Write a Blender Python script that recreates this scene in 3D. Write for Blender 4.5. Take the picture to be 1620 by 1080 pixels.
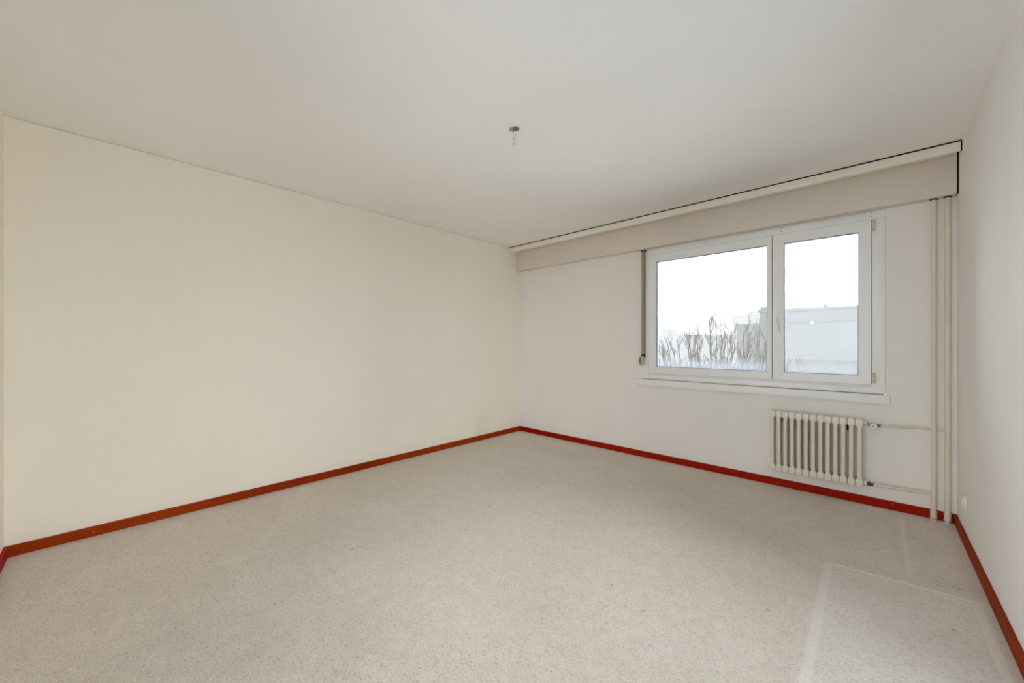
import bpy, bmesh, math, random
from mathutils import Vector, Matrix

# ------------------------------------------------------------------ clear
for o in list(bpy.data.objects):
    bpy.data.objects.remove(o, do_unlink=True)
SC = bpy.context.scene
COL = SC.collection

# ------------------------------------------------------------------ room dimensions (metres)
LX, RX = -3.5657, 0.409          # left / right wall faces
BY, FY = 3.9228, -0.4113         # window wall / wall behind the camera
H = 2.5                          # ceiling height
CAMZ = 1.2121
WX0, WX1, WZ0, WZ1 = -1.800, 0.066, 0.815, 2.195      # window opening
GY0, GY1, GZ1 = -0.35, 2.20, 2.32                     # added unseen glazed door in the right wall, for fill daylight
SX0, SX1, SZ1 = -1.41, 0.20, 2.34                     # added unseen glazing behind the camera, for fill daylight

# ------------------------------------------------------------------ camera
cam_d = bpy.data.cameras.new('camera')
cam_d.sensor_width = 36.0
cam_d.lens = 603.19 / 1620 * 36
cam_d.shift_y = 2.5 / 1620
cam_d.clip_start = 0.03
cam_d.clip_end = 1000
cam = bpy.data.objects.new('camera', cam_d)
cam.location = (0, 0, CAMZ)
cam.rotation_euler = (math.pi / 2, 0, 0.7584)
COL.objects.link(cam)
SC.camera = cam

# ------------------------------------------------------------------ sky, portals, exposure
SKY = 5.5
world = bpy.data.worlds.new('overcast_sky')
world.use_nodes = True
SC.world = world
wn = world.node_tree
for n in list(wn.nodes):
    wn.nodes.remove(n)
w_out = wn.nodes.new('ShaderNodeOutputWorld')
w_bg = wn.nodes.new('ShaderNodeBackground')
w_bg.inputs['Color'].default_value = (0.935, 0.975, 1.055, 1)
w_bg.inputs['Strength'].default_value = SKY
wn.links.new(w_bg.outputs[0], w_out.inputs[0])


def portal(name, loc, rot, sx, sy):
    d = bpy.data.lights.new(name, 'AREA')
    d.shape = 'RECTANGLE'
    d.size, d.size_y = sx, sy
    d.cycles.is_portal = True
    o = bpy.data.objects.new(name, d)
    o.location = loc
    o.rotation_euler = rot
    COL.objects.link(o)


# portals only guide the sampling of the sky through the window and two added openings
portal('window_daylight', ((WX0 + WX1) / 2, BY + 0.33, (WZ0 + WZ1) / 2), (-math.pi / 2, 0, 0), WX1 - WX0, WZ1 - WZ0)
portal('side_fill_portal', (RX + 0.28, (GY0 + GY1) / 2, GZ1 / 2), (math.pi / 2, 0, math.pi / 2), GY1 - GY0, GZ1)

portal('rear_fill_portal', ((SX0 + SX1) / 2, FY - 0.28, SZ1 / 2), (math.pi / 2, 0, 0), SX1 - SX0, SZ1)

SC.view_settings.view_transform = 'Standard'
SC.view_settings.look = 'None'
SC.view_settings.gamma = 1.0
SC.view_settings.use_curve_mapping = False
SC.view_settings.exposure = 0.0
SC.cycles.use_denoising = True
SC.cycles.max_bounces = 16
SC.cycles.diffuse_bounces = 12
SC.cycles.transparent_max_bounces = 16
SC.cycles.volume_bounces = 3
SC.cycles.sample_clamp_indirect = 8.0
SC.cycles.caustics_reflective = False
SC.cycles.caustics_refractive = False


# ------------------------------------------------------------------ material helpers
def srgb(r, g, b):
    f = lambda c: (c / 12.92 if c <= 0.04045 else ((c + 0.055) / 1.055) ** 2.4)
    return (f(r / 255), f(g / 255), f(b / 255), 1)


def new_mat(name):
    m = bpy.data.materials.new(name)
    m.use_nodes = True
    nt = m.node_tree
    b = nt.nodes['Principled BSDF']
    return m, nt, b


def N(nt, kind, **kw):
    n = nt.nodes.new(kind)
    for k, v in kw.items():
        if k in n.inputs.keys():
            n.inputs[k].default_value = v
        else:
            setattr(n, k, v)
    return n


def ramp(nt, fac, stops):
    r = nt.nodes.new('ShaderNodeValToRGB')
    els = r.color_ramp.elements
    while len(els) > 1:
        els.remove(els[-1])
    els[0].position, els[0].color = stops[0]
    for p, c in stops[1:]:
        e = els.new(p)
        e.color = c
    nt.links.new(fac, r.inputs[0])
    return r.outputs[0]


def mixc(nt, fac, a, b, mode='MIX'):
    m = nt.nodes.new('ShaderNodeMix')
    m.data_type = 'RGBA'
    m.blend_type = mode
    ins = [i for i in m.inputs if i.type == 'RGBA']
    for s, v in ((m.inputs[0], fac), (ins[0], a), (ins[1], b)):
        if hasattr(v, 'links'):
            nt.links.new(v, s)
        else:
            s.default_value = v
    return [o for o in m.outputs if o.type == 'RGBA'][0]


def math_n(nt, op, a, b=0.0, clamp=False):
    m = nt.nodes.new('ShaderNodeMath')
    m.operation = op
    m.use_clamp = clamp
    for s, v in ((m.inputs[0], a), (m.inputs[1], b)):
        if hasattr(v, 'links'):
            nt.links.new(v, s)
        else:
            s.default_value = v
    return m.outputs[0]


def coords(nt):
    return nt.nodes.new('ShaderNodeTexCoord').outputs['Object']


def bump(nt, b, height, strength, dist):
    n = nt.nodes.new('ShaderNodeBump')
    n.inputs['Strength'].default_value = strength
    n.inputs['Distance'].default_value = dist
    nt.links.new(height, n.inputs['Height'])
    nt.links.new(n.outputs[0], b.inputs['Normal'])


def noise(nt, vec, scale, detail=3.0, rough=0.55, mapping=None):
    if mapping:
        mp = nt.nodes.new('ShaderNodeMapping')
        mp.inputs['Scale'].default_value = mapping
        nt.links.new(vec, mp.inputs[0])
        vec = mp.outputs[0]
    n = nt.nodes.new('ShaderNodeTexNoise')
    n.inputs['Scale'].default_value = scale
    n.inputs['Detail'].default_value = detail
    n.inputs['Roughness'].default_value = rough
    nt.links.new(vec, n.inputs['Vector'])
    return n.outputs['Fac']


def scaled(c, k):
    return (min(1, c[0] * k), min(1, c[1] * k), min(1, c[2] * k), 1)


def painted(name, col, rough=0.6, vary=0.03, scale=3.0, bump_s=0.0, bump_scale=200, spec=0.3, metallic=0.0):
    """paint / plastic / metal with a little tonal drift and fine relief"""
    m, nt, b = new_mat(name)
    co = coords(nt)
    f = noise(nt, co, scale, 4)
    c = ramp(nt, f, [(0.3, scaled(col, 1 - vary)), (0.7, scaled(col, 1 + vary))])
    nt.links.new(c, b.inputs['Base Color'])
    b.inputs['Roughness'].default_value = rough
    b.inputs['Specular IOR Level'].default_value = spec
    b.inputs['Metallic'].default_value = metallic
    if bump_s:
        bump(nt, b, noise(nt, co, bump_scale, 3), bump_s, 0.002)
    return m


def smooth_band(nt, coord, lo, hi, soft):
    """1 inside lo..hi, soft edges"""
    def step(e, inv):
        mr = nt.nodes.new('ShaderNodeMapRange')
        mr.interpolation_type = 'SMOOTHSTEP'
        nt.links.new(coord, mr.inputs['Value'])
        mr.inputs['From Min'].default_value = e - soft
        mr.inputs['From Max'].default_value = e + soft
        mr.inputs['To Min'].default_value = 1.0 if inv else 0.0
        mr.inputs['To Max'].default_value = 0.0 if inv else 1.0
        return mr.outputs[0]
    return math_n(nt, 'MULTIPLY', step(lo, False), step(hi, True))


# --- walls
C_CREAM = (0.86, 0.80, 0.69, 1)
C_WHITE = (0.84, 0.81, 0.77, 1)
C_CEIL = (0.92, 0.905, 0.885, 1)


def wall_mat(name, col, stain=False):
    m, nt, b = new_mat(name)
    co = coords(nt)
    f = noise(nt, co, 1.3, 5)
    c = ramp(nt, f, [(0.3, scaled(col, 0.98)), (0.7, scaled(col, 1.015))])
    if stain:
        # a filled-in, repainted wall box with grey smudges beside it, low down near the corner
        sep = nt.nodes.new('ShaderNodeSeparateXYZ')
        nt.links.new(co, sep.inputs[0])
        y, z = sep.outputs[1], sep.outputs[2]
        wob = noise(nt, co, 9, 4)
        yy = math_n(nt, 'ADD', y, math_n(nt, 'MULTIPLY', math_n(nt, 'SUBTRACT', wob, 0.5), 0.07))
        zz = math_n(nt, 'ADD', z, math_n(nt, 'MULTIPLY', math_n(nt, 'SUBTRACT', wob, 0.5), 0.05))
        halo = math_n(nt, 'MULTIPLY', smooth_band(nt, yy, 3.12, 3.33, 0.05), smooth_band(nt, zz, 0.07, 0.31, 0.04))
        patch = math_n(nt, 'MULTIPLY', smooth_band(nt, yy, 3.16, 3.255, 0.02), smooth_band(nt, zz, 0.16, 0.265, 0.025))
        c = mixc(nt, math_n(nt, 'MULTIPLY', halo, 0.22), c, scaled(col, 0.72))
        c = mixc(nt, math_n(nt, 'MULTIPLY', patch, 0.7), c, (0.80, 0.765, 0.70, 1))
        # faint horizontal rub line where furniture stood
        rub = math_n(nt, 'MULTIPLY', smooth_band(nt, zz, 0.822, 0.832, 0.004), smooth_band(nt, yy, 1.9, 3.1, 0.15))
        c = mixc(nt, math_n(nt, 'MULTIPLY', rub, 0.12), c, scaled(col, 0.7))
    nt.links.new(c, b.inputs['Base Color'])
    b.inputs['Roughness'].default_value = 0.75
    b.inputs['Specular IOR Level'].default_value = 0.2
    bump(nt, b, noise(nt, co, 160, 4), 0.08, 0.002)
    return m


M_LEFT = wall_mat('cream_wall_paint', C_CREAM, stain=True)
M_RIGHT = wall_mat('pale_wall_paint_right', (0.89, 0.87, 0.85, 1))
M_BACK = wall_mat('white_wall_paint', C_WHITE)
M_CEIL = wall_mat('ceiling_paint', C_CEIL)


# --- carpet
def carpet_mat():
    m, nt, b = new_mat('beige_loop_carpet')
    co = coords(nt)
    sep = nt.nodes.new('ShaderNodeSeparateXYZ')
    nt.links.new(co, sep.inputs[0])
    x, y = sep.outputs[0], sep.outputs[1]
    base = (0.68, 0.615, 0.54, 1)
    # loops in short rows: cells stretched across the room
    mp = nt.nodes.new('ShaderNodeMapping')
    mp.inputs['Scale'].default_value = (140, 210, 150)
    mp.inputs['Rotation'].default_value = (0, 0, 0.12)
    nt.links.new(co, mp.inputs[0])
    vor = nt.nodes.new('ShaderNodeTexVoronoi')
    vor.inputs['Scale'].default_value = 1.0
    nt.links.new(mp.outputs[0], vor.inputs['Vector'])
    loops = vor.outputs['Distance']
    sepc = nt.nodes.new('ShaderNodeSeparateColor')
    nt.links.new(vor.outputs['Color'], sepc.inputs[0])
    rnd = sepc.outputs[0]
    tone = ramp(nt, rnd, [(0.0, scaled(base, 0.72)), (0.10, scaled(base, 0.93)), (0.5, base), (0.9, scaled(base, 1.06)), (1.0, scaled(base, 1.1))])
    fine = noise(nt, co, 330, 2)
    tone = mixc(nt, 0.5, tone, ramp(nt, fine, [(0.32, (0.72, 0.72, 0.72, 1)), (0.62, (1.08, 1.08, 1.08, 1))]), 'MULTIPLY')
    # broad traffic soiling
    big = noise(nt, co, 1.6, 5)
    tone = mixc(nt, 1.0, tone, ramp(nt, big, [(0.33, (0.94, 0.93, 0.91, 1)), (0.66, (1.03, 1.03, 1.03, 1))]), 'MULTIPLY')
    mid = noise(nt, co, 14, 4)
    tone = mixc(nt, 1.0, tone, ramp(nt, mid, [(0.35, (0.965, 0.96, 0.955, 1)), (0.65, (1.02, 1.02, 1.02, 1))]), 'MULTIPLY')
    # pressed-in bands where a cupboard and a shelf used to stand
    wob = math_n(nt, 'MULTIPLY', math_n(nt, 'SUBTRACT', noise(nt, co, 45, 3), 0.5), 0.018)
    xx = math_n(nt, 'ADD', x, wob)
    yy = math_n(nt, 'ADD', y, wob)
    # band running toward the camera: slightly skewed
    b1 = math_n(nt, 'MULTIPLY', smooth_band(nt, xx, -0.197, -0.163, 0.008), smooth_band(nt, yy, -0.3, 2.745, 0.02))
    ysk = math_n(nt, 'SUBTRACT', yy, math_n(nt, 'MULTIPLY', x, 0.10))
    b2 = math_n(nt, 'MULTIPLY', smooth_band(nt, ysk, 2.735, 2.762, 0.006), smooth_band(nt, xx, -0.19, 0.375, 0.01))
    b3 = math_n(nt, 'MULTIPLY', smooth_band(nt, xx, 0.335, 0.366, 0.005), smooth_band(nt, yy, -0.3, 2.78, 0.02))
    b4 = math_n(nt, 'MULTIPLY', smooth_band(nt, xx, 0.128, 0.150, 0.006), smooth_band(nt, yy, 2.85, 3.80, 0.03))
    bands = math_n(nt, 'MAXIMUM', math_n(nt, 'MULTIPLY', b1, 0.85), math_n(nt, 'MULTIPLY', b2, 1.0))
    bands = math_n(nt, 'MAXIMUM', bands, math_n(nt, 'MULTIPLY', b3, 0.8))
    bands = math_n(nt, 'MAXIMUM', bands, math_n(nt, 'MULTIPLY', b4, 0.42))
    tone = mixc(nt, math_n(nt, 'MULTIPLY', bands, 0.55), tone, (0.82, 0.775, 0.735, 1))
    # paler, less trodden rectangle inside the bands
    inside = math_n(nt, 'MULTIPLY', smooth_band(nt, xx, -0.165, 0.34, 0.02), smooth_band(nt, ysk, -0.3, 2.74, 0.02))
    tone = mixc(nt, math_n(nt, 'MULTIPLY', inside, 0.8), tone, mixc(nt, 1.0, tone, (1.10, 1.13, 1.19, 1), 'MULTIPLY'))
    # dark scuffs by the right skirting
    sc1 = math_n(nt, 'MULTIPLY', smooth_band(nt, xx, 0.20, 0.385, 0.08), smooth_band(nt, yy, 2.84, 2.97, 0.04))
    streak = noise(nt, co, 1.0, 3, 0.6, (14, 130, 1))
    sc1 = math_n(nt, 'MULTIPLY', sc1, ramp(nt, streak, [(0.55, (0, 0, 0, 1)), (0.66, (1, 1, 1, 1))]))
    tone = mixc(nt, math_n(nt, 'MULTIPLY', sc1, 0.75), tone, (0.10, 0.07, 0.055, 1))
    # stray crumbs
    v2 = nt.nodes.new('ShaderNodeTexVoronoi')
    v2.inputs['Scale'].default_value = 4.5
    nt.links.new(co, v2.inputs['Vector'])
    crumb = ramp(nt, v2.outputs['Distance'], [(0.0, (1, 1, 1, 1)), (0.030, (1, 1, 1, 1)), (0.045, (0, 0, 0, 1))])
    tone = mixc(nt, math_n(nt, 'MULTIPLY', crumb, 0.55), tone, (0.22, 0.15, 0.10, 1))
    nt.links.new(tone, b.inputs['Base Color'])
    b.inputs['Roughness'].default_value = 0.95
    b.inputs['Specular IOR Level'].default_value = 0.1
    b.inputs['Sheen Weight'].default_value = 0.15
    hgt = math_n(nt, 'SUBTRACT', math_n(nt, 'MULTIPLY', math_n(nt, 'SUBTRACT', 1.0, loops), 0.8), math_n(nt, 'MULTIPLY', bands, 0.5))
    bump(nt, b, hgt, 0.55, 0.004)
    return m


M_CARPET = carpet_mat()


# --- stained wood skirting
def wood_mat(name, rot90=False, stops=None):
    m, nt, b = new_mat(name)
    co = coords(nt)
    sc = (0.9, 14, 60) if not rot90 else (14, 0.9, 60)
    g = noise(nt, co, 3.0, 6, 0.6, sc)
    c = ramp(nt, g, stops)
    d = noise(nt, co, 0.7, 2)
    c = mixc(nt, 1.0, c, ramp(nt, d, [(0.35, (0.85, 0.72, 0.8, 1)), (0.65, (1.05, 1.15, 1.05, 1))]), 'MULTIPLY')
    nt.links.new(c, b.inputs['Base Color'])
    b.inputs['Roughness'].default_value = 0.6
    b.inputs['Specular IOR Level'].default_value = 0.08
    bump(nt, b, g, 0.1, 0.001)
    return m


M_WOOD_X = wood_mat('red_stained_wood_along_x', False,
                    [(0.25, (0.24, 0.005, 0.001, 1)), (0.5, (0.32, 0.010, 0.001, 1)), (0.75, (0.38, 0.022, 0.002, 1))])
M_WOOD_Y = wood_mat('red_brown_stained_wood_along_y', True,
                    [(0.25, (0.22, 0.018, 0.001, 1)), (0.5, (0.29, 0.032, 0.001, 1)), (0.75, (0.36, 0.060, 0.002, 1))])
M_NAIL = painted('pale_nail_head', (0.75, 0.62, 0.55, 1), 0.4, 0.05, 50)
M_BOX = painted('cream_box_paint', (0.74, 0.67, 0.59, 1), 0.55, 0.03, 2.0, 0.05, 90)
M_FASCIA = painted('cream_fascia_paint', (0.87, 0.81, 0.72, 1), 0.55, 0.02, 2.0, 0.05, 90)
M_VINYL = painted('white_window_vinyl', (0.86, 0.865, 0.86, 1), 0.35, 0.015, 6.0, 0, spec=0.45)
M_SILL = painted('white_sill_paint', (0.86, 0.855, 0.84, 1), 0.4, 0.02, 5.0, 0.03, 60, 0.4)
M_GASKET = painted('grey_blue_glazing_gasket', (0.26, 0.30, 0.36, 1), 0.5, 0.08, 20)
M_JOINT = painted('grey_sealant', (0.36, 0.35, 0.34, 1), 0.7, 0.1, 30)
M_GAP_SHADE = painted('gap_shade_brown', (0.020, 0.011, 0.007, 1), 0.9, 0.2, 30, spec=0.05)  # near-black colour that paints the shade in the box and rail gaps
M_GAPDARK = painted('shadow_joint_rubber', (0.05, 0.045, 0.045, 1), 0.8, 0.1, 40)
M_HINGE = painted('cream_hinge_cover', (0.68, 0.60, 0.46, 1), 0.4, 0.05, 60)
M_BRASS = painted('yellowed_hinge_cover', (0.74, 0.61, 0.39, 1), 0.4, 0.08, 60)
M_HANDLE = painted('white_lacquered_handle', (0.93, 0.92, 0.90, 1), 0.25, 0.02, 30, spec=0.5)
M_STRAP = painted('brown_beige_belt', (0.27, 0.205, 0.14, 1), 0.8, 0.12, 120, 0.25, 900)
M_STRAP2 = painted('light_belt_stripe', (0.56, 0.44, 0.31, 1), 0.8, 0.1, 120, 0.25, 900)
M_WINDER = painted('yellowed_winder_plastic', (0.74, 0.67, 0.53, 1), 0.4, 0.05, 40, spec=0.4)
M_DARK = painted('dark_brown_belt_coil', (0.035, 0.018, 0.014, 1), 0.8, 0.2, 100)
M_RAD = painted('cream_radiator_enamel', (0.74, 0.695, 0.60, 1), 0.35, 0.03, 9, 0.03, 80, 0.45)
M_PIPE = painted('cream_pipe_enamel', (0.72, 0.655, 0.545, 1), 0.4, 0.04, 9, 0.04, 60, 0.4)
M_CHROME = painted('dull_chrome', (0.23, 0.22, 0.23, 1), 0.3, 0.15, 90, metallic=0.9)
M_COPPER = painted('brown_brass_fitting', (0.10, 0.055, 0.04, 1), 0.4, 0.15, 90, metallic=0.5)
M_WHEEL = painted('white_plastic_wheel', (0.84, 0.82, 0.84, 1), 0.35, 0.03, 50)
M_METAL = painted('grey_galvanised_metal', (0.22, 0.22, 0.225, 1), 0.45, 0.25, 130, metallic=0.6)
M_WIRE_D = painted('dark_wire_insulation', (0.10, 0.08, 0.06, 1), 0.5, 0.1, 100)
M_WIRE_L = painted('ochre_wire_insulation', (0.42, 0.34, 0.20, 1), 0.5, 0.1, 100)
M_TERM = painted('beige_terminal_plastic', (0.62, 0.52, 0.40, 1), 0.4, 0.06, 100)
M_SOCKET = painted('ivory_socket_plastic', (0.84, 0.79, 0.70, 1), 0.3, 0.02, 60, spec=0.45)
M_SCREW = painted('grey_screw_head', (0.22, 0.21, 0.20, 1), 0.5, 0.1, 200, metallic=0.4)


def glass_mat(name, misted):
    m, nt, b = new_mat(name)
    nt.nodes.remove(b)
    out = nt.nodes['Material Output']
    tr = N(nt, 'ShaderNodeBsdfTransparent')
    tr.inputs['Color'].default_value = (0.93, 0.95, 0.945, 1)
    gl = N(nt, 'ShaderNodeBsdfGlossy')
    gl.inputs['Roughness'].default_value = 0.02
    fr = N(nt, 'ShaderNodeFresnel')
    fr.inputs['IOR'].default_value = 1.45
    mx = N(nt, 'ShaderNodeMixShader')
    nt.links.new(fr.outputs[0], mx.inputs[0])
    nt.links.new(tr.outputs[0], mx.inputs[1])
    nt.links.new(gl.outputs[0], mx.inputs[2])
    last = mx.outputs[0]
    if misted:
        # condensation clinging to the lower edge of the pane
        co = coords(nt)
        sep = nt.nodes.new('ShaderNodeSeparateXYZ')
        nt.links.new(co, sep.inputs[0])
        z = math_n(nt, 'ADD', sep.outputs[2], math_n(nt, 'MULTIPLY', math_n(nt, 'SUBTRACT', noise(nt, co, 7, 5), 0.5), 0.10))
        mr = nt.nodes.new('ShaderNodeMapRange')
        mr.interpolation_type = 'SMOOTHSTEP'
        nt.links.new(z, mr.inputs['Value'])
        mr.inputs['From Min'].default_value = 0.96
        mr.inputs['From Max'].default_value = 1.09
        mr.inputs['To Min'].default_value = 0.34
        mr.inputs['To Max'].default_value = 0.0
        tl = N(nt, 'ShaderNodeBsdfTranslucent')
        tl.inputs['Color'].default_value = (0.42, 0.44, 0.47, 1)
        m2 = N(nt, 'ShaderNodeMixShader')
        nt.links.new(mr.outputs[0], m2.inputs[0])
        nt.links.new(last, m2.inputs[1])
        nt.links.new(tl.outputs[0], m2.inputs[2])
        last = m2.outputs[0]
    nt.links.new(last, out.inputs['Surface'])
    return m


M_GLASS = glass_mat('window_glass', False)
M_GLASS_MIST = glass_mat('misted_window_glass', True)


# ------------------------------------------------------------------ mesh helpers
class MB:
    """collects shapes; build() links them as one mesh object"""

    def __init__(self):
        self.v, self.f, self.sm = [], [], []

    def add(self, verts, faces, smooth=False):
        k = len(self.v)
        self.v += [tuple(p) for p in verts]
        self.f += [tuple(i + k for i in f) for f in faces]
        self.sm += [smooth] * len(faces)
        return self

    def box(self, x0, x1, y0, y1, z0, z1, bev=0.0, seg=2):
        if bev <= 0:
            vs = [(x, y, z) for x in (x0, x1) for y in (y0, y1) for z in (z0, z1)]
            fs = [(0, 1, 3, 2), (4, 6, 7, 5), (0, 4, 5, 1), (2, 3, 7, 6), (0, 2, 6, 4), (1, 5, 7, 3)]
            return self.add(vs, fs)
        bm = bmesh.new()
        bmesh.ops.create_cube(bm, size=1.0)
        for v in bm.verts:
            v.co = Vector(((x0 + x1) / 2 + v.co.x * (x1 - x0), (y0 + y1) / 2 + v.co.y * (y1 - y0), (z0 + z1) / 2 + v.co.z * (z1 - z0)))
        bmesh.ops.bevel(bm, geom=list(bm.edges), offset=bev, segments=seg, profile=0.5, affect='EDGES')
        return self.from_bm(bm, True)

    def from_bm(self, bm, smooth=False):
        bm.verts.index_update()
        self.add([v.co[:] for v in bm.verts], [[v.index for v in f.verts] for f in bm.faces], smooth)
        bm.free()
        return self

    def tube(self, pts, rad, n=10, cap=True):
        pts = [Vector(p) for p in pts]
        if not hasattr(rad, '__len__'):
            rad = [rad] * len(pts)
        t0 = (pts[1] - pts[0]).normalized()
        up = Vector((0, 0, 1)) if abs(t0.z) < 0.9 else Vector((1, 0, 0))
        u = t0.cross(up).normalized()
        vs, fs = [], []
        for i, p in enumerate(pts):
            if i == 0:
                t = t0
            elif i == len(pts) - 1:
                t = (pts[i] - pts[i - 1]).normalized()
            else:
                t = ((pts[i + 1] - p).normalized() + (p - pts[i - 1]).normalized()).normalized()
            u = (u - t * u.dot(t))
            u = u.normalized() if u.length > 1e-6 else t.orthogonal().normalized()
            w = t.cross(u)
            for k in range(n):
                a = 2 * math.pi * k / n
                vs.append(p + (u * math.cos(a) + w * math.sin(a)) * rad[i])
        for i in range(len(pts) - 1):
            for k in range(n):
                a, b_ = i * n + k, i * n + (k + 1) % n
                fs.append((a, b_, b_ + n, a + n))
        if cap:
            fs.append(tuple(range(n))[::-1])
            fs.append(tuple((len(pts) - 1) * n + k for k in range(n)))
        return self.add(vs, fs, True)

    def lathe(self, prof, origin, axis='Z', n=24):
        """prof: list of (radius, height) along the axis"""
        o = Vector(origin)
        vs, fs = [], []
        for r, h in prof:
            for k in range(n):
                a = 2 * math.pi * k / n
                c, s = r * math.cos(a), r * math.sin(a)
                if axis == 'Z':
                    p = (c, s, h)
                elif axis == 'X':
                    p = (h, c, s)
                else:
                    p = (s, h, c)
                vs.append(o + Vector(p))
        for i in range(len(prof) - 1):
            for k in range(n):
                a, b_ = i * n + k, i * n + (k + 1) % n
                fs.append((a, b_, b_ + n, a + n))
        fs.append(tuple(range(n))[::-1])
        fs.append(tuple((len(prof) - 1) * n + k for k in range(n)))
        return self.add(vs, fs, True)

    def prism_y(self, poly, y0, y1):
        """poly in xz, extruded along y"""
        n = len(poly)
        vs = [(x, y0, z) for x, z in poly] + [(x, y1, z) for x, z in poly]
        fs = [tuple(range(n)), tuple(range(2 * n - 1, n - 1, -1))]
        fs += [(i, i + n, (i + 1) % n + n, (i + 1) % n) for i in range(n)]
        return self.add(vs, fs)

    def mesh(self, name, mat, angle=40):
        me = bpy.data.meshes.new(name)
        me.from_pydata(self.v, [], self.f)
        bm = bmesh.new()
        bm.from_mesh(me)
        bmesh.ops.recalc_face_normals(bm, faces=bm.faces)
        bm.to_mesh(me)
        bm.free()
        me.polygons.foreach_set('use_smooth', self.sm)
        if any(self.sm):
            try:
                me.set_sharp_from_angle(angle=math.radians(angle))
            except Exception:
                pass
        me.materials.append(mat)
        me.update()
        return me

    def build(self, name, mat, parent=None, angle=40):
        o = bpy.data.objects.new(name, self.mesh(name, mat, angle))
        COL.objects.link(o)
        if parent:
            attach(o, parent)
        return o


def attach(o, parent):
    o.parent = parent
    o.matrix_parent_inverse = world_of(parent).inverted()


def world_of(o):
    m = Matrix.LocRotScale(o.location, o.rotation_euler, o.scale)
    if o.parent:
        return world_of(o.parent) @ o.matrix_parent_inverse @ m
    return m


def empty(name, loc):
    o = bpy.data.objects.new(name, None)
    o.location = loc
    o.empty_display_size = 0.05
    COL.objects.link(o)
    return o


def tag(o, label=None, cat=None, group=None, kind=None):
    if label:
        o['label'] = label
    if cat:
        o['category'] = cat
    if group:
        o['group'] = group
    if kind:
        o['kind'] = kind
    return o


def struct(o, label, cat):
    return tag(o, label, cat, kind='structure')


# ================================================================== ROOM SHELL
T = 0.25
struct(MB().box(LX - T, RX + T, FY - T, BY + 0.3, -0.2, 0.0).build('floor', M_CARPET),
       'beige speckled loop-pile carpet covering the whole floor', 'floor')
struct(MB().box(LX - T, RX + T, FY - T, BY + 0.3, H, H + 0.2).build('ceiling', M_CEIL),
       'smooth off-white painted ceiling', 'ceiling')
# left wall: the inner plaster skin stops a hair short of the ceiling (open paint joint)
struct(MB().box(LX - T, LX - 0.02, FY - T, BY + 0.3, 0, H).box(LX - 0.02, LX, FY, BY, 0, H - 0.003).build('wall_left', M_LEFT),
       'long blank cream wall left of the window', 'wall')
wr_ = MB().box(RX, RX + T, FY - T, GY0, 0, H).box(RX, RX + T, GY1, BY + 0.3, 0, H).box(RX, RX + T, GY0, GY1, GZ1, H)
struct(wr_.build('wall_right', M_RIGHT), 'narrow slice of cream wall at the right edge', 'wall')
wb = MB()
wb.box(LX, WX0, BY, BY + 0.3, 0, H).box(WX1, RX, BY, BY + 0.3, 0, H)
wb.box(WX0, WX1, BY, BY + 0.3, 0, WZ0).box(WX0, WX1, BY, BY + 0.3, WZ1, H)
struct(wb.build('wall_back', M_BACK), 'white wall holding the window and the radiator', 'wall')
struct(MB().box(LX, SX0, FY - T, FY, 0, H).box(SX1, RX, FY - T, FY, 0, H).box(SX0, SX1, FY - T, FY, SZ1, H).build('wall_front', M_LEFT), 'cream wall at the extreme left edge, turning toward the viewer', 'wall')

# ---- skirting boards (6 cm high, 15 mm thick, eased top edge)
HB, TB = 0.0602, 0.0154


def board_x(name, x0, x1, yw, sgn, mat):
    y0, y1 = (yw - TB, yw) if sgn < 0 else (yw, yw + TB)
    mb = MB()
    e = 0.003
    prof = [(yw, 0), (yw + sgn * TB, 0), (yw + sgn * TB, HB - e), (yw + sgn * (TB - e), HB), (yw, HB)]
    vs = [(x0, y, z) for y, z in prof] + [(x1, y, z) for y, z in prof]
    n = 5
    fs = [tuple(range(n)), tuple(range(2 * n - 1, n - 1, -1))] + [(i, i + n, (i + 1) % n + n, (i + 1) % n) for i in range(n)]
    return mb.add(vs, fs).build(name, mat)


def board_y(name, y0, y1, xw, sgn, mat):
    mb = MB()
    e = 0.003
    prof = [(xw, 0), (xw + sgn * TB, 0), (xw + sgn * TB, HB - e), (xw + sgn * (TB - e), HB), (xw, HB)]
    vs = [(x, y0, z) for x, z in prof] + [(x, y1, z) for x, z in prof]
    n = 5
    fs = [tuple(range(n)), tuple(range(2 * n - 1, n - 1, -1))] + [(i, i + n, (i + 1) % n + n, (i + 1) % n) for i in range(n)]
    return mb.add(vs, fs).build(name, mat)


bl = struct(board_y('baseboard_left', FY, BY, LX, 1, M_WOOD_Y), 'red-brown stained wooden skirting along the left wall', 'baseboard')
bb = struct(board_x('baseboard_back', LX + TB, RX - TB, BY, -1, M_WOOD_X), 'red-brown stained wooden skirting under the window wall', 'baseboard')
br = struct(board_y('baseboard_right', GY1, BY, RX, -1, M_WOOD_Y), 'red-brown stained wooden skirting along the right wall', 'baseboard')
struct(board_x('baseboard_front', LX + TB, SX0, FY, 1, M_WOOD_X), 'short end of orange-brown skirting at the left edge', 'baseboard')
nail_me = MB().lathe([(0.0019, -0.0008), (0.0019, 0.0004), (0.0011, 0.0009)], (0, 0, 0), 'X', 8).mesh('nail', M_NAIL)
yy_ = -0.3456
while yy_ < BY - 0.05:
    o = bpy.data.objects.new('nail', nail_me)
    COL.objects.link(o)
    o.location = (LX + TB, yy_, 0.0262)
    attach(o, bl)
    yy_ += 0.2775
for xx_ in (-3.1, -2.55, -2.0, -1.45, -0.93, -0.385, 0.10):
    o = bpy.data.objects.new('nail', nail_me)
    COL.objects.link(o)
    o.location = (xx_, BY - TB, 0.045)
    o.rotation_euler = (0, 0, -math.pi / 2)
    attach(o, bb)

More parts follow.
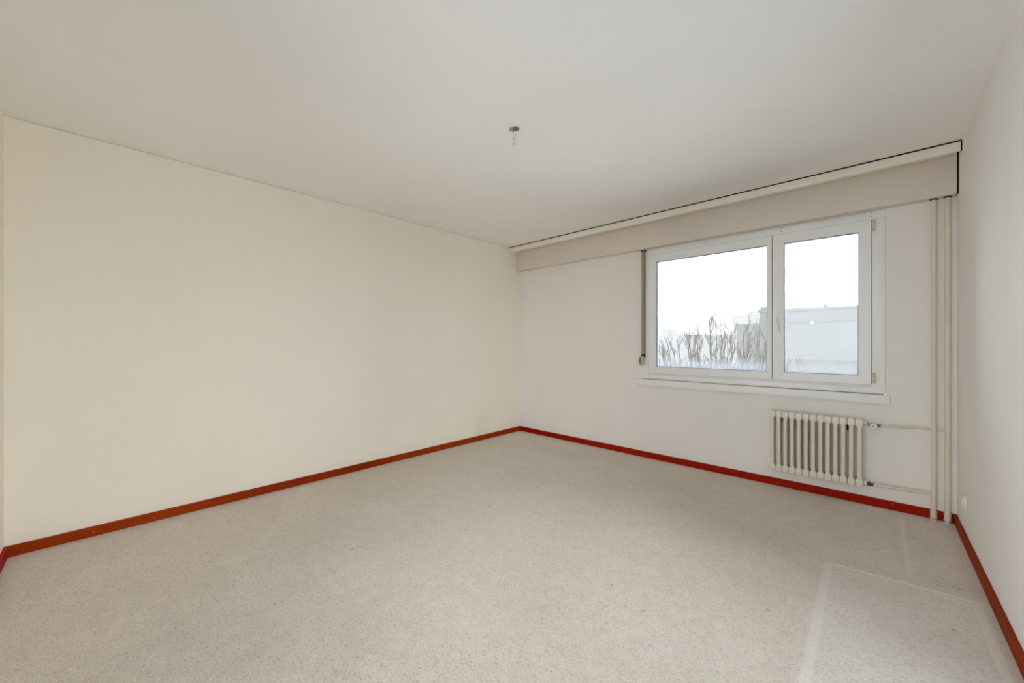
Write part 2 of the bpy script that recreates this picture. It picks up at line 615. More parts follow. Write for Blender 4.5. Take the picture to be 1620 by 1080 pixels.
# ================================================================== WINDOW
win = struct(empty('window_1', ((WX0 + WX1) / 2, BY, WZ0)), 'white two-leaf window looking out on bare branches', 'window')
YF = BY - 0.003          # face of the fixed frame
# fixed frame: head, two jambs, bottom rail
MB().box(WX0, WX1, YF, BY + 0.075, 2.139, WZ1 - 0.002, 0.002).build('frame_head', M_VINYL, win)
MB().box(WX0 + 0.001, -1.722, YF - 0.001, BY + 0.075, 0.836, 2.138, 0.002).build('frame_jamb', M_VINYL, win)
MB().box(-0.006, WX1 - 0.001, YF - 0.001, BY + 0.075, 0.836, 2.138, 0.002).build('frame_jamb', M_VINYL, win)
rail = MB().box(-1.7215, 0.000, YF, BY + 0.075, 0.836, 0.882, 0.002)
rail.box(-1.7215, -0.0065, YF + 0.004, BY + 0.075, 0.883, 0.897, 0.001)
rail.build('frame_bottom_rail', M_VINYL, win)
MB().box(WX0 + 0.01, WX1 - 0.01, BY + 0.02, BY + 0.24, WZ0 + 0.001, 0.834).build('frame_base', M_VINYL, win)

YS = BY - 0.016          # face of the opening leaves


def sash(x0, x1, z0, z1, px0, px1, pz0, pz1, mist_mat):
    """mitred leaf with glazing"""
    g = 0.0006
    mb = MB()
    yb = BY + 0.05
    mb.prism_y([(x0, z0 + g), (px0, pz0 + g), (px0, pz1 - g), (x0, z1 - g)], YS, yb)
    mb.prism_y([(x1, z0 + g), (x1, z1 - g), (px1, pz1 - g), (px1, pz0 + g)], YS, yb)
    mb.prism_y([(x0 + g, z0), (x1 - g, z0), (px1 - g, pz0), (px0 + g, pz0)], YS, yb)
    mb.prism_y([(x0 + g, z1), (px0 + g, pz1), (px1 - g, pz1), (x1 - g, z1)], YS, yb)
    # bevel the outer front edge by a slim raised lip round the leaf
    s = mb.build('sash', M_VINYL, win)
    # gasket round the glass and the pane (double glazing)
    gk = MB()
    w, ya, yb2 = 0.004, YS + 0.012, YS + 0.046
    gk.box(px0, px0 + w, ya, yb2, pz0, pz1).box(px1 - w, px1, ya, yb2, pz0, pz1)
    gk.box(px0 + w, px1 - w, ya, yb2, pz0, pz0 + w).box(px0 + w, px1 - w, ya, yb2, pz1 - w, pz1)
    gk.build('gasket', M_GASKET, s)
    MB().box(px0 + w, px1 - w, YS + 0.018, YS + 0.022, pz0 + w, pz1 - w).build('pane', mist_mat, s)
    return s


# pane openings re-measured on the recessed plane
sl = sash(-1.716, -0.6315, 0.900, 2.134, -1.640, -0.667, 0.967, 2.057, M_GLASS_MIST)
sr = sash(-0.6265, -0.011, 0.900, 2.134, -0.547, -0.081, 0.967, 2.054, M_GLASS_MIST)
sl['label'] = 'wide white left leaf with tall pane'
sr['label'] = 'narrower white right leaf carrying the handle'
# dark rubber seal seen in the joint between the two leaves and beside the right leaf
MB().box(-0.6314, -0.6266, BY + 0.004, BY + 0.03, 0.902, 2.132).build('seal', M_GAPDARK, win)
MB().box(-0.0109, -0.0061, BY + 0.002, BY + 0.03, 0.902, 2.132).build('seal', M_GASKET, win)

# lever handle on the right leaf
hn = MB().box(-0.607, -0.583, YS - 0.008, YS, 1.385, 1.455, 0.003).build('handle', M_HANDLE, sr)
hl = MB()
hl.tube([(-0.597, YS - 0.006, 1.425), (-0.597, YS - 0.038, 1.425)], 0.008, 12)
hl.tube([(-0.597, YS - 0.036, 1.43), (-0.5945, YS - 0.040, 1.40), (-0.584, YS - 0.041, 1.345), (-0.574, YS - 0.039, 1.300)],
        [0.008, 0.0085, 0.0085, 0.007], 10)
hl.build('handle_lever', M_HANDLE, sr)


def hinge(z0, z1, split, mat, nm='hinge'):
    mb = MB()
    xc = 0.0045
    mb.box(-0.0055, 0.0000, YS - 0.004, YF, z0, z1, 0.001)
    mb.tube([(xc, YS - 0.003, z0), (xc, YS - 0.003, split - 0.001)], 0.0085, 12)
    mb.tube([(xc, YS - 0.003, split + 0.001), (xc, YS - 0.003, z1)], 0.0085, 12)
    return mb.build(nm, mat, sr)


hinge(2.046, 2.128, 2.064, M_HINGE)['label'] = 'grey-cream upper hinge'
hinge(0.914, 0.990, 0.930, M_BRASS)['label'] = 'yellowed lower hinge cover'
# small hinge covers on the left jamb
for z in (2.020, 1.505, 1.003):
    MB().box(-1.729, -1.7185, YF - 0.012, YF, z - 0.022, z + 0.022, 0.0015).build('hinge', M_VINYL, sl)
# screw heads along the head of the frame
scr = MB().lathe([(0.0042, 0.001), (0.0042, -0.001), (0.002, -0.0016)], (0, 0, 0), 'Y', 8).mesh('screw', M_SCREW)
for x, z in ((-0.0085, 2.161), (-0.567, 2.158), (-1.160, 2.164), (-1.7265, 2.172), (-0.0085, 2.187), (-0.567, 2.187)):
    o = bpy.data.objects.new('screw', scr)
    COL.objects.link(o)
    o.location = (x, YF, z)
    attach(o, win)
# inner sill board
MB().box(-1.838, 0.087, BY - 0.032, BY - 0.0005, 0.766, 0.829, 0.002).build('window_sill', M_SILL, win)
MB().box(-1.795, 0.060, BY - 0.0035, BY + 0.02, 0.829, 0.8355).build('sill_joint', M_JOINT, win)
# outer ledge
MB().box(WX0, WX1, BY + 0.10, BY + 0.36, WZ0 - 0.012, WZ0 + 0.0005).build('outer_ledge', M_VINYL, win)

# ================================================================== ADDED OPENINGS, out of frame: glazed door and rear glazing for fill daylight
door = struct(empty('added_door', (RX + 0.1, (GY0 + GY1) / 2, 0)), 'unseen glazed door added in the right wall to let in fill light', 'door')
xd0, xd1 = RX + 0.08, RX + 0.14
fr = MB().box(xd0, xd1, GY0, GY0 + 0.05, 0, GZ1).box(xd0, xd1, GY1 - 0.05, GY1, 0, GZ1)
fr.box(xd0, xd1, GY0 + 0.05, GY1 - 0.05, GZ1 - 0.05, GZ1).box(xd0, xd1, GY0 + 0.05, GY1 - 0.05, 0, 0.03)
fr.build('door_frame', M_VINYL, door)
gm = (GY0 + GY1) / 2
for y0, y1 in ((GY0 + 0.052, gm - 0.002), (gm + 0.002, GY1 - 0.052)):
    lf = MB().box(xd0, xd1, y0, y0 + 0.06, 0.032, GZ1 - 0.052).box(xd0, xd1, y1 - 0.06, y1, 0.032, GZ1 - 0.052)
    lf.box(xd0, xd1, y0 + 0.06, y1 - 0.06, 0.032, 0.10).box(xd0, xd1, y0 + 0.06, y1 - 0.06, GZ1 - 0.12, GZ1 - 0.052)
    lf = lf.build('door_leaf', M_VINYL, door)
    MB().box(RX + 0.108, RX + 0.112, y0 + 0.06, y1 - 0.06, 0.10, GZ1 - 0.12).build('pane', M_GLASS, lf)
    yh = y1 - 0.03 if y0 < gm - 0.5 else y0 + 0.03
    MB().tube([(xd0, yh, 1.05), (xd0 - 0.045, yh, 1.05), (xd0 - 0.05, yh, 0.94)], 0.009, 8).build('door_handle', M_HANDLE, lf)
side = struct(empty('added_window', ((SX0 + SX1) / 2, FY - 0.1, 0)), 'unseen full-height glazing added behind the viewer to let in fill light', 'window')  # made-up glazing, brightens the window wall from behind the camera
ya, yb_ = FY - 0.14, FY - 0.08
sf = MB().box(SX0, SX0 + 0.04, ya, yb_, 0, SZ1).box(SX1 - 0.04, SX1, ya, yb_, 0, SZ1)
sf.box(SX0 + 0.04, SX1 - 0.04, ya, yb_, 0, 0.06).box(SX0 + 0.04, SX1 - 0.04, ya, yb_, SZ1 - 0.05, SZ1)
sf.build('window_frame', M_VINYL, side)
mul = [SX0 + 0.025, -0.09, SX1 - 0.025]
for x0, x1 in zip(mul, mul[1:]):
    if x0 > SX0 + 0.1:
        MB().box(x0 - 0.015, x0 + 0.015, ya, yb_, 0.06, SZ1 - 0.05).build('mullion', M_VINYL, side)
    MB().box(x0 + 0.0155, x1 - 0.0155, FY - 0.112, FY - 0.108, 0.06, SZ1 - 0.05).build('pane', M_GLASS, side)
M_CONC = painted('pale_concrete', (0.70, 0.70, 0.69, 1), 0.9, 0.08, 3, 0.2, 60)  # added slab kept pale to throw daylight up to the ceiling
struct(MB().box(RX + T, RX + T + 1.3, FY - T, 2.6, -0.2, -0.03).build('bounce_slab', M_CONC), 'pale slab added outside the added door, bouncing light indoors', 'balcony')

# ================================================================== ROLLER SHUTTER BOX AND CURTAIN RAIL
YB = BY - 0.085
sb = tag(empty('roller_shutter_box', ((LX + RX) / 2, BY - 0.04, 2.2)), 'cream boxed roller-shutter casing above the window, spanning the wall', 'shutter box')
MB().box(LX + 0.0025, RX - 0.0085, YB, YB + 0.014, 2.199, 2.495, 0.002).build('front_board', M_BOX, sb)
MB().box(LX + 0.004, -0.023, YB + 0.0142, BY - 0.0005, 2.1985, 2.207).build('bottom_board', M_BOX, sb)
MB().box(-0.020, RX - 0.010, YB + 0.0142, BY - 0.0005, 2.1985, 2.207).build('bottom_board', M_BOX, sb)
MB().box(RX - 0.0083, RX - 0.0004, YB + 0.0015, YB + 0.012, 2.1995, 2.4945).build('shade_strip', M_GAP_SHADE, sb)  # dark strip in place of the shade between box end and wall
scr2 = MB().lathe([(0.004, 0.001), (0.004, -0.001), (0.002, -0.0016)], (0, 0, 0), 'Z', 8).mesh('screw', M_SCREW)
for x in (-0.092, -0.47, -0.74, -1.285, -2.2, -3.0):
    o = bpy.data.objects.new('screw', scr2)
    COL.objects.link(o)
    o.location = (x, BY - 0.03, 2.1985)
    attach(o, sb)

YR = 3.705
cr = tag(empty('curtain_rail', ((LX + RX) / 2, YR, 2.43)), 'long narrow cream curtain-rail fascia just under the ceiling', 'curtain rail')
MB().box(LX + 0.004, RX - 0.0065, YR, YR + 0.018, 2.4315, 2.4905, 0.002).build('fascia_board', M_FASCIA, cr)
MB().box(LX + 0.010, RX - 0.012, YR + 0.0185, YB - 0.001, 2.462, 2.480).build('rail_board', M_FASCIA, cr)
MB().box(LX + 0.006, RX - 0.004, YR + 0.0015, YR + 0.0165, 2.4907, 2.4998).build('shade_strip', M_GAP_SHADE, cr)  # dark strip drawing the shadow line between fascia and ceiling
MB().box(RX - 0.0063, RX - 0.0004, YR + 0.0015, YR + 0.0165, 2.4325, 2.4906).build('shade_strip', M_GAP_SHADE, cr)  # same painted shade at the right end of the fascia
for k, y in enumerate((YR + 0.045, YR + 0.085)):
    tr_ = MB().box(LX + 0.012, RX - 0.014, y, y + 0.004, 2.452, 2.4618).box(LX + 0.012, RX - 0.014, y + 0.012, y + 0.016, 2.452, 2.4618)
    tr_.build('track', M_HANDLE, cr)
for x in (-3.2, -2.2, -1.2, -0.2):
    MB().box(x - 0.02, x + 0.02, YR + 0.03, YR + 0.09, 2.4802, 2.4998).build('bracket', M_METAL, cr)

# ================================================================== SHUTTER BELT AND WINDER
st = tag(empty('shutter_belt', (-1.775, BY - 0.02, 1.0)), 'brown roller-shutter belt with round winder left of the window', 'shutter belt')
bx0, bx1 = -1.7925, -1.7525
YBELT = BY - 0.020
MB().box(bx0, bx0 + 0.010, YBELT - 0.004, YBELT, 1.085, 2.1975).build('belt', M_STRAP, st)
MB().box(bx0 + 0.0105, bx0 + 0.021, YBELT - 0.0055, YBELT - 0.001, 1.085, 2.1975).build('belt', M_STRAP2, st)
MB().box(bx0 + 0.0215, bx1, YBELT - 0.002, YBELT + 0.004, 1.085, 2.1975).build('belt', M_STRAP, st)
MB().box(bx0 - 0.006, bx1 + 0.006, YBELT - 0.010, YF - 0.0005, 2.187, 2.1982, 0.001).build('belt_guide', M_DARK, st)
# winder: two round side plates with the coiled belt between them, hung on a bracket at right angles to the wall
wx, wy, wz, wr = -1.775, BY - 0.056, 1.026, 0.052
for d0, d1 in ((-0.019, -0.006), (0.010, 0.0150)):
    prof = [(wr - 0.003, d0), (wr, d0 + 0.001), (wr, d1 - 0.001), (wr - 0.004, d1), (0.012, d1 + 0.0004), (0.004, d1 + 0.002)]
    MB().lathe(prof, (wx, wy, wz), 'X', 28).build('side_plate', M_WINDER, st)
MB().lathe([(0.034, -0.0055), (0.034, 0.0098)], (wx, wy, wz), 'X', 24).build('belt_coil', M_DARK, st)
MB().tube([(wx, wy + 0.036, wz + 0.012), (wx, wy + 0.036, wz + 0.07)], 0.0115, 8).build('belt_entry', M_DARK, st)
MB().box(wx - 0.014, wx + 0.018, BY - 0.040, YF - 0.0015, 1.062, 1.094, 0.002).build('bracket', M_DARK, st)
slot = MB()
slot.box(wx + 0.0150, wx + 0.0166, wy - 0.0055, wy + 0.0055, wz - 0.016, wz + 0.028)
sl_o = slot.build('plate_slot', M_DARK, st)

# ================================================================== RADIATOR
rad = tag(empty('radiator', (-0.344, BY - 0.073, 0.15)), 'cream column radiator hanging on the wall below the window', 'radiator')
NSEC = 13
RX0, PITCH = -0.613, (0.613 - 0.0745) / 12
ZB, ZT = 0.153, 0.650
YC = BY - 0.080
hw, cw = PITCH / 2 - 0.0006, 0.0125


def section_mesh():
    mb = MB()
    dz = 0.045
    for sgn, zc in ((1, ZT), (-1, ZB)):
        # head: rounded drum whose lower corners sweep into the two columns
        prof = []
        zz = lambda d: zc - sgn * d
        right = [(0.0125, 0.0), (hw - 0.004, 0.0012), (hw, 0.005), (hw, 0.0425), (hw - 0.0015, 0.0475), (cw + 0.003, 0.0525), (cw, 0.058)]
        poly = [(-x, zz(d)) for x, d in reversed(right)] + [(x, zz(d)) for x, d in right]
        bm = bmesh.new()
        front = [bm.verts.new((x, -0.048, z)) for x, z in poly]
        f = bm.faces.new(front)
        ext = bmesh.ops.extrude_face_region(bm, geom=[f])
        for v in [g for g in ext['geom'] if isinstance(g, bmesh.types.BMVert)]:
            v.co.y = 0.048
        bmesh.ops.recalc_face_normals(bm, faces=bm.faces)
        ed = [e for e in bm.edges if abs(e.verts[0].co.y - e.verts[1].co.y) < 1e-6]
        bmesh.ops.bevel(bm, geom=ed, offset=0.008, segments=2, profile=0.5, affect='EDGES', clamp_overlap=True)
        mb.from_bm(bm, True)
    for y in (-0.0355, 0.0, 0.0355):
        mb.tube([(0, y, ZB + 0.03), (0, y, ZT - 0.03)], 0.0132, 14)
    return mb.mesh('section', M_RAD, 50)


sec_me = section_mesh()
for k in range(NSEC):
    o = bpy.data.objects.new('section', sec_me)
    COL.objects.link(o)
    o.location = (RX0 + k * PITCH, YC, 0)
    attach(o, rad)
xl, xr = RX0 - PITCH / 2, RX0 + 12 * PITCH + PITCH / 2
for z in (ZT - 0.024, ZB + 0.024):
    MB().lathe([(0.012, 0.0), (0.018, -0.002), (0.018, -0.007), (0.010, -0.0085), (0.010, -0.013)], (xl, YC, z), 'X', 16).build('plug', M_RAD, rad)
    MB().lathe([(0.020, 0.0), (0.020, 0.012), (0.018, 0.0135), (0.018, 0.018)], (xr, YC, z), 'X', 16).build('plug', M_RAD, rad)
# wall brackets glimpsed between the columns
for x in (RX0 + 1.5 * PITCH, RX0 + 10.5 * PITCH):
    b_ = MB().box(x - 0.005, x + 0.005, YC + 0.049, BY - 0.0005, 0.545, 0.600)
    b_.box(x - 0.005, x + 0.005, YC + 0.014, YC + 0.051, 0.580, 0.592)
    b_.build('bracket', M_DARK, rad)
# valve with hand wheel
ZV, ZR = ZT - 0.036, 0.176
vx = xr + 0.018
vb = MB().lathe([(0.012, 0.0), (0.012, 0.006), (0.0085, 0.007), (0.0085, 0.016), (0.0115, 0.019), (0.0125, 0.032), (0.0115, 0.045), (0.009, 0.048), (0.0095, 0.062), (0.012, 0.063), (0.012, 0.074)],
                (vx, YC, ZV), 'X', 14)
vb.tube([(vx + 0.036, YC, ZV), (vx + 0.036, YC - 0.030, ZV)], 0.0075, 12)
vb = vb.build('valve', M_CHROME, rad)
wheel = MB()
wp = (vx + 0.036, YC - 0.030, ZV - 0.003)
wheel.lathe([(0.013, 0.0), (0.0185, -0.002), (0.0195, -0.005), (0.0195, -0.011), (0.0175, -0.014), (0.008, -0.0125), (0.007, -0.0125)], wp, 'Y', 20)
wheel.build('hand_wheel', M_WHEEL, vb)
MB().lathe([(0.0205, -0.001), (0.0215, -0.002), (0.0215, -0.006), (0.0205, -0.007)], wp, 'Y', 20).build('wheel_rim', M_CHROME, vb)
MB().lathe([(0.0055, -0.0125), (0.0055, -0.0155), (0.003, -0.016)], wp, 'Y', 12).build('wheel_screw', M_CHROME, vb)
MB().lathe([(0.011, 0.0), (0.011, 0.007), (0.014, 0.008), (0.014, 0.020), (0.010, 0.021), (0.010, 0.036)], (vx, YC, ZR), 'X', 12).build('return_union', M_COPPER, rad)

# ================================================================== HEATING RISERS
RA, RB_, YP, RR = 0.3003, 0.3634, BY - 0.040, 0.0135


def riser(x, label, branch):
    p = tag(empty('heating_pipe', (x, YP, 0)), label, 'pipe', 'heating risers in the corner')
    MB().tube([(x, YP, 0.001), (x, YP, 2.198)], RR, 18).build('riser', M_PIPE, p)
    c = MB().lathe([(0.0165, 0.014), (0.0185, 0.0145), (0.0185, 0.020), (0.0165, 0.0205), (0.0165, 0.056), (0.0185, 0.057), (0.0185, 0.062), (0.0145, 0.063)],
                   (x, YP, 0), 'Z', 20).build('floor_collar', M_PIPE, p)
    MB().lathe([(0.0168, 0.0105), (0.0172, 0.011), (0.0172, 0.0135), (0.0168, 0.014)], (x, YP, 0), 'Z', 20).build('clip_ring', M_DARK, c)
    MB().lathe([(0.016, 0.0), (0.016, 0.0105)], (x, YP, 0), 'Z', 20).build('collar_foot', M_PIPE, c)
    MB().lathe([(0.0165, 2.190), (0.019, 2.191), (0.019, 2.1975), (0.0165, 2.198)], (x, YP, 0), 'Z', 20).build('ceiling_collar', M_DARK, p)
    pts, r = branch
    # round the bends a little
    MB().tube(pts, r, 12).build('branch_pipe', M_PIPE, p)
    return p


def smooth_path(ps, n=6):
    ps = [Vector(p) for p in ps]
    out = [ps[0]]
    for i in range(1, len(ps) - 1):
        a, b_, c = ps[i - 1], ps[i], ps[i + 1]
        for k in range(n + 1):
            t = k / n
            p0 = b_ + (a - b_) * 0.35
            p2 = b_ + (c - b_) * 0.35
            out.append(p0 * (1 - t) ** 2 + b_ * 2 * t * (1 - t) + p2 * t * t)
    out.append(ps[-1])
    return out


ret = smooth_path([(vx + 0.036, YC, ZR), (vx + 0.20, YC + 0.008, ZR + 0.003), (RA, YP, ZR + 0.003)])
sup = smooth_path([(vx + 0.074, YC, ZV), (vx + 0.16, YC + 0.01, ZV + 0.002), (RA - 0.055, BY - 0.0135, ZV + 0.003), (RA + 0.02, BY - 0.0125, ZV + 0.003), (RB_, YP + 0.004, ZV + 0.003)])
riser(RA, 'vertical cream heating pipe nearer the radiator, joined by the lower branch', (ret, 0.0095))
riser(RB_, 'vertical cream heating pipe hard by the room corner, joined by the upper branch', (sup, 0.0085))

# ================================================================== SOCKET on the right wall
so = tag(empty('wall_socket', (RX, 3.60, 0.24)), 'small ivory wall socket low on the right wall near the pipes', 'socket')
MB().box(RX - 0.008, RX - 0.0002, 3.557, 3.637, 0.199, 0.279, 0.002).build('cover_plate', M_SOCKET, so)
MB().lathe([(0.026, 0.0), (0.026, -0.004), (0.023, -0.005), (0.021, -0.002)], (RX - 0.008, 3.597, 0.239), 'X', 20).build('insert', M_SOCKET, so)

# ================================================================== CEILING LAMP OUTLET
lx, ly = -1.5655, 1.669
la = tag(empty('lamp_outlet', (lx, ly, 2.5)), 'bare lamp outlet with hook and two wires hanging from the ceiling', 'lamp outlet')
MB().lathe([(0.017, 2.4998), (0.020, 2.497), (0.0195, 2.4935), (0.013, 2.4885), (0.006, 2.4875)], (lx + 0.009, ly + 0.008, 0), 'Z', 20).build('ceiling_cap', M_METAL, la)
ring = []
for k in range(21):
    a = 2 * math.pi * k / 20 * 0.93
    ring.append((lx - 0.010 + 0.013 * math.cos(a), ly - 0.009 + 0.013 * math.sin(a), 2.494 - 0.003 * math.sin(a * 0.5)))
MB().tube(ring, 0.0028, 8).build('hook', M_METAL, la)
u = Vector((math.cos(0.7584), math.sin(0.7584), 0))      # side-to-side direction of the hanging loop
L0 = Vector((lx, ly, 0))


def hang(pts):
    return [L0 + u * a + Vector((0, 0, z)) for a, z in pts]


MB().tube(smooth_path(hang([(-0.001, 2.4935), (-0.004, 2.472), (-0.007, 2.455), (-0.004, 2.444), (0.001, 2.436)])), 0.0011, 6).build('wire', M_WIRE_D, la)
MB().tube(smooth_path(hang([(0.002, 2.4935), (0.006, 2.472), (0.012, 2.452), (0.010, 2.442), (0.003, 2.436)])), 0.0011, 6).build('wire', M_WIRE_L, la)
MB().tube(smooth_path(hang([(0.003, 2.437), (-0.004, 2.434), (-0.006, 2.422)])), 0.0013, 6).build('wire', M_WIRE_D, la)
MB().tube(smooth_path(hang([(0.001, 2.437), (0.008, 2.434), (0.007, 2.422)])), 0.0011, 6).build('wire', M_WIRE_L, la)
tb = MB()
tb.box(-0.0085, -0.0005, -0.006, 0.006, 0.0, 0.021, 0.002)
tb.box(0.0005, 0.0085, -0.006, 0.006, 0.0, 0.021, 0.002)
tbo = tb.build('terminal_block', M_TERM)
tbo.location = (lx, ly, 2.402)
tbo.rotation_euler = (0, 0, 0.7584)
attach(tbo, la)

# ================================================================== OUTSIDE
GZ = -6.0
M_GROUND = painted('frosted_grass', (0.55, 0.56, 0.56, 1), 0.95, 0.2, 0.15, 0.3, 2)
struct(MB().box(-320, 260, -200, 420, GZ - 0.5, GZ).build('ground', M_GROUND), 'frosty ground far below the window', 'ground')
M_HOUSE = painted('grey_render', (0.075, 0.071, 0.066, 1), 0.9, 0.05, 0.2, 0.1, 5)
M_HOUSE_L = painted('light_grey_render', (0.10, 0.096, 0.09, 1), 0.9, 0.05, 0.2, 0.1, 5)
M_ROOF = painted('grey_roof_felt', (0.075, 0.071, 0.066, 1), 0.9, 0.06, 0.4)
M_SHEET = painted('white_blind', (0.8, 0.8, 0.8, 1), 0.5, 0.03, 3)


def block(name, x0, x1, y0, y1, top, mat, label, parts=()):
    e = tag(empty(name, ((x0 + x1) / 2, y0, GZ)), label, 'building')
    MB().box(x0, x1, y0, y1, GZ, top - 0.3).build('wall', mat, e)
    MB().box(x0 - 0.25, x1 + 0.25, y0 - 0.25, y1 + 0.25, top - 0.3, top).build('roof', M_ROOF, e)
    for nm, b_, m_ in parts:
        MB().box(*b_).build(nm, m_, e)
    return e


block('apartment_block', -11.0, 32.0, 60, 72, 5.62, M_HOUSE, 'long flat-roofed grey block in mist filling the right pane',
      [('chimney', (-4.45, -4.1, 61, 62, 5.62, 6.1), M_ROOF),
       ('stair_tower', (-11.0, -9.2, 60.0, 66, 5.62, 6.0), M_HOUSE),
       ('window_blind', (-5.66, -5.34, 59.9, 59.99, 3.68, 3.9), M_SHEET),
       ('ledge', (-10.9, 31.9, 59.8, 59.99, 3.9, 4.05), M_ROOF)])
block('low_house', -17.0, -11.4, 74, 88, 4.5, M_HOUSE, 'low grey house in mist behind the tree, left of the long block',
      [('ledge', (-17.2, -11.2, 73.6, 73.74, 2.0, 2.2), M_ROOF)])
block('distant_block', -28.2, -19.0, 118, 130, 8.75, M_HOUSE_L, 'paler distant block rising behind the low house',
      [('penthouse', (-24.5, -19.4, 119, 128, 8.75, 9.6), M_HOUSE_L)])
block('distant_terrace', -66.0, -22.5, 108, 117, 3.5, M_HOUSE, 'faint low terrace at the far left behind the branches',
      [('stair_tower', (-44.2, -41.6, 109, 115, 3.5, 5.05), M_HOUSE)])
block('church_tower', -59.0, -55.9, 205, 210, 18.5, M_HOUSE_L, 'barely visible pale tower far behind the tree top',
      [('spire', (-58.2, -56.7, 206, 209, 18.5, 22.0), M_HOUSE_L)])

# ---- bare tree in front of the window: pollarded crown of upright shoots
M_BARK = painted('grey_brown_bark', (0.135, 0.118, 0.10, 1), 0.95, 0.25, 12, 0.4, 60)
M_LEAF = painted('withered_leaf', (0.06, 0.05, 0.045, 1), 0.9, 0.2, 20)


def dome(x):
    ks = [(-6.6, 0.0), (-5.8, 0.95), (-5.2, 1.5), (-4.8, 1.68), (-4.3, 1.9), (-3.9, 2.15), (-3.3, 1.75), (-2.6, 1.85), (-2.3, 1.55), (-1.9, 0.95), (-1.4, 0.66), (-0.9, 0.1)]
    if x <= ks[0][0] or x >= ks[-1][0]:
        return -0.2
    for (a, za), (b_, zb) in zip(ks, ks[1:]):
        if a <= x <= b_:
            return za + (zb - za) * (x - a) / (b_ - a)


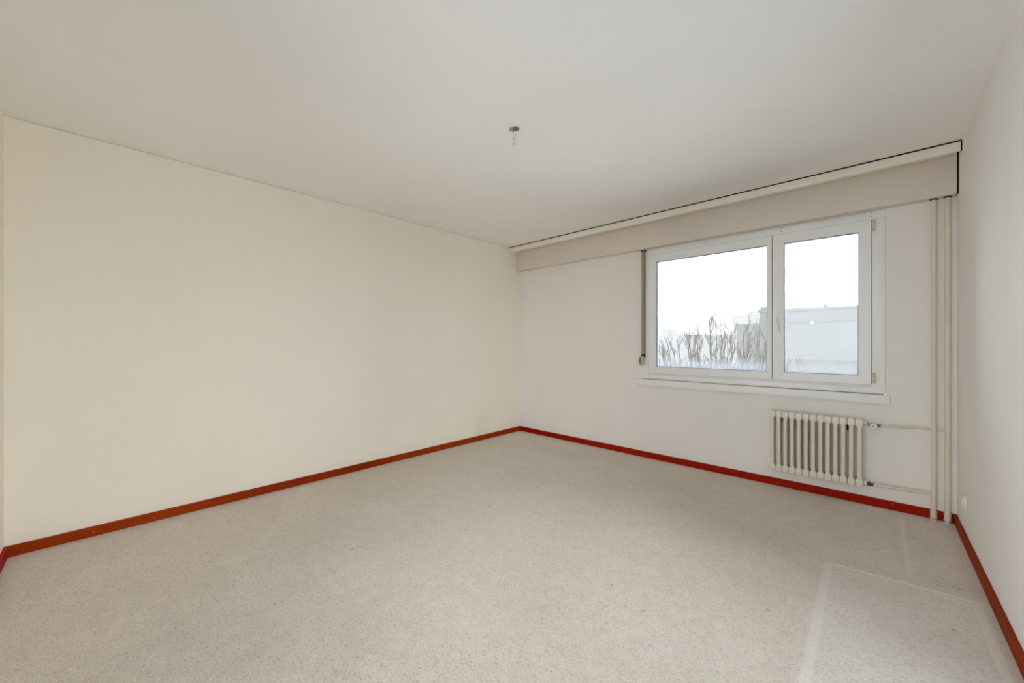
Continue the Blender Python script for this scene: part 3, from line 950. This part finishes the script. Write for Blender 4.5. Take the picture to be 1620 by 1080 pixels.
def make_tree():
    rnd = random.Random(11)
    t = tag(empty('bare_tree', (-3.8, 14.0, GZ)), 'leafless grey-brown tree with many upright shoots outside the left pane', 'tree')
    trunk = MB()
    trunk.tube([(-3.8, 14, GZ - 0.05), (-3.83, 14.02, -4.4), (-3.78, 13.98, -3.0), (-3.8, 14.0, -1.9)], [0.24, 0.19, 0.17, 0.16], 12)
    trunk.build('trunk', M_BARK, t)
    shoots = MB()
    leaf_at = []

    def path(p, d, length, steps, up, jit):
        pts = [p.copy()]
        d = d.normalized()
        for _ in range(steps):
            d = (d + Vector((rnd.uniform(-jit, jit), rnd.uniform(-jit, jit), up))).normalized()
            p = p + d * (length / steps)
            pts.append(p.copy())
        return pts

    base = Vector((-3.8, 14.0, -2.05))
    xs = [-6.05 + 0.122 * k + rnd.uniform(-0.06, 0.06) for k in range(39)]
    for i, x in enumerate(xs):
        yb = 14 + rnd.uniform(-0.9, 0.9)
        tip = Vector((x, yb, dome(x) - rnd.uniform(0.0, 0.28)))
        mid = Vector((base.x + (tip.x - base.x) * rnd.uniform(0.72, 0.95), base.y + (tip.y - base.y) * 0.7, -1.05 + rnd.uniform(-0.25, 0.2) - 0.13 * abs(x + 3.8)))
        pts = []
        n = 11
        kx, ky = rnd.uniform(-0.05, 0.05), rnd.uniform(-0.05, 0.05)
        for k in range(n + 1):
            s = k / n
            p = base * (1 - s) ** 2 + mid * 2 * s * (1 - s) + tip * s * s
            if 0 < k < n:
                p = p + Vector((rnd.uniform(-0.028, 0.028) + kx * math.sin(9 * s), rnd.uniform(-0.03, 0.03) + ky, rnd.uniform(-0.02, 0.02)))
            pts.append(p)
        big = 2.0 if i in (9, 12, 17, 19, 24) else 1.0
        r0 = 0.030 * big
        rads = [max(0.0125, r0 * (1 - k / n) ** 0.9) for k in range(n + 1)]
        MB().tube(pts, rads, 7).build('branch', M_BARK, t)
        # side shoots
        for k in range(4, n):
            for _ in range(2):
                s = rnd.random()
                p = pts[k].lerp(pts[k + 1], s)
                d = (pts[k + 1] - pts[k]).normalized()
                side = Vector((rnd.uniform(-1, 1), rnd.uniform(-1, 1), rnd.uniform(-0.1, 0.5)))
                ln = rnd.uniform(0.30, 0.85) * (1.15 - 0.6 * k / n)
                q = path(p, d * 0.75 + side * 0.8, ln, 4, 0.16, 0.06)
                lim = dome(q[-1].x)
                if q[-1].z > lim + 0.05:
                    cut = max(0.2, (lim - p.z) / max(0.05, q[-1].z - p.z))
                    q = [p + (w - p) * min(1, cut) for w in q]
                ra = rnd.uniform(0.009, 0.013)
                shoots.tube(q, [ra, ra * 0.9, ra * 0.8, ra * 0.8, 0.008], 5)
                for _ in range(2):
                    j = rnd.randint(1, 3)
                    p2 = q[j]
                    d2 = (q[j + 1] - q[j]).normalized() * 0.9 + Vector((rnd.uniform(-1, 1), rnd.uniform(-1, 1), rnd.uniform(0, 0.6))) * 0.5
                    w = path(p2, d2, rnd.uniform(0.12, 0.40), 3, 0.12, 0.07)
                    shoots.tube(w, [0.008, 0.0075, 0.007, 0.0065], 4)
    so_ = shoots.build('twigs', M_BARK, t)
    tag(so_, 'dense thin upright twigs', kind='stuff')
    lf = MB()
    for cx, cz, n in ((-3.58, 1.78, 9), (-3.85, 1.45, 6), (-3.95, 1.33, 4)):
        for _ in range(n):
            c = Vector((cx + rnd.uniform(-0.10, 0.10), 13.6 + rnd.uniform(-0.05, 0.05), cz + rnd.uniform(-0.05, 0.05)))
            a = rnd.uniform(0, math.pi)
            e1 = Vector((math.cos(a), rnd.uniform(-0.4, 0.4), math.sin(a))) * 0.03
            e2 = Vector((-math.sin(a), rnd.uniform(-0.4, 0.4), math.cos(a))) * 0.013
            nrm = e1.cross(e2).normalized() * 0.003
            lf.add([c - e1, c + e2, c + e1, c - e2, c + nrm], [(0, 1, 4), (1, 2, 4), (2, 3, 4), (3, 0, 4), (0, 3, 2, 1)])
    tag(lf.build('withered_leaves', M_LEAF, t), 'small dark clusters of withered leaves', kind='stuff')


make_tree()

# ---- mist beyond the tree
mm, mnt, mb_ = new_mat('winter_mist')
mnt.nodes.remove(mb_)
vs_ = mnt.nodes.new('ShaderNodeVolumeScatter')
vs_.inputs['Color'].default_value = (0.98, 0.97, 0.95, 1)
vs_.inputs['Density'].default_value = 0.0030
vs_.inputs['Anisotropy'].default_value = 0.0
mnt.links.new(vs_.outputs[0], mnt.nodes['Material Output'].inputs['Volume'])
mist = MB().box(-250, 180, 24, 300, GZ + 0.05, 40).build('mist', mm)
tag(mist, 'pale winter mist veiling the distant buildings', 'mist', kind='stuff')
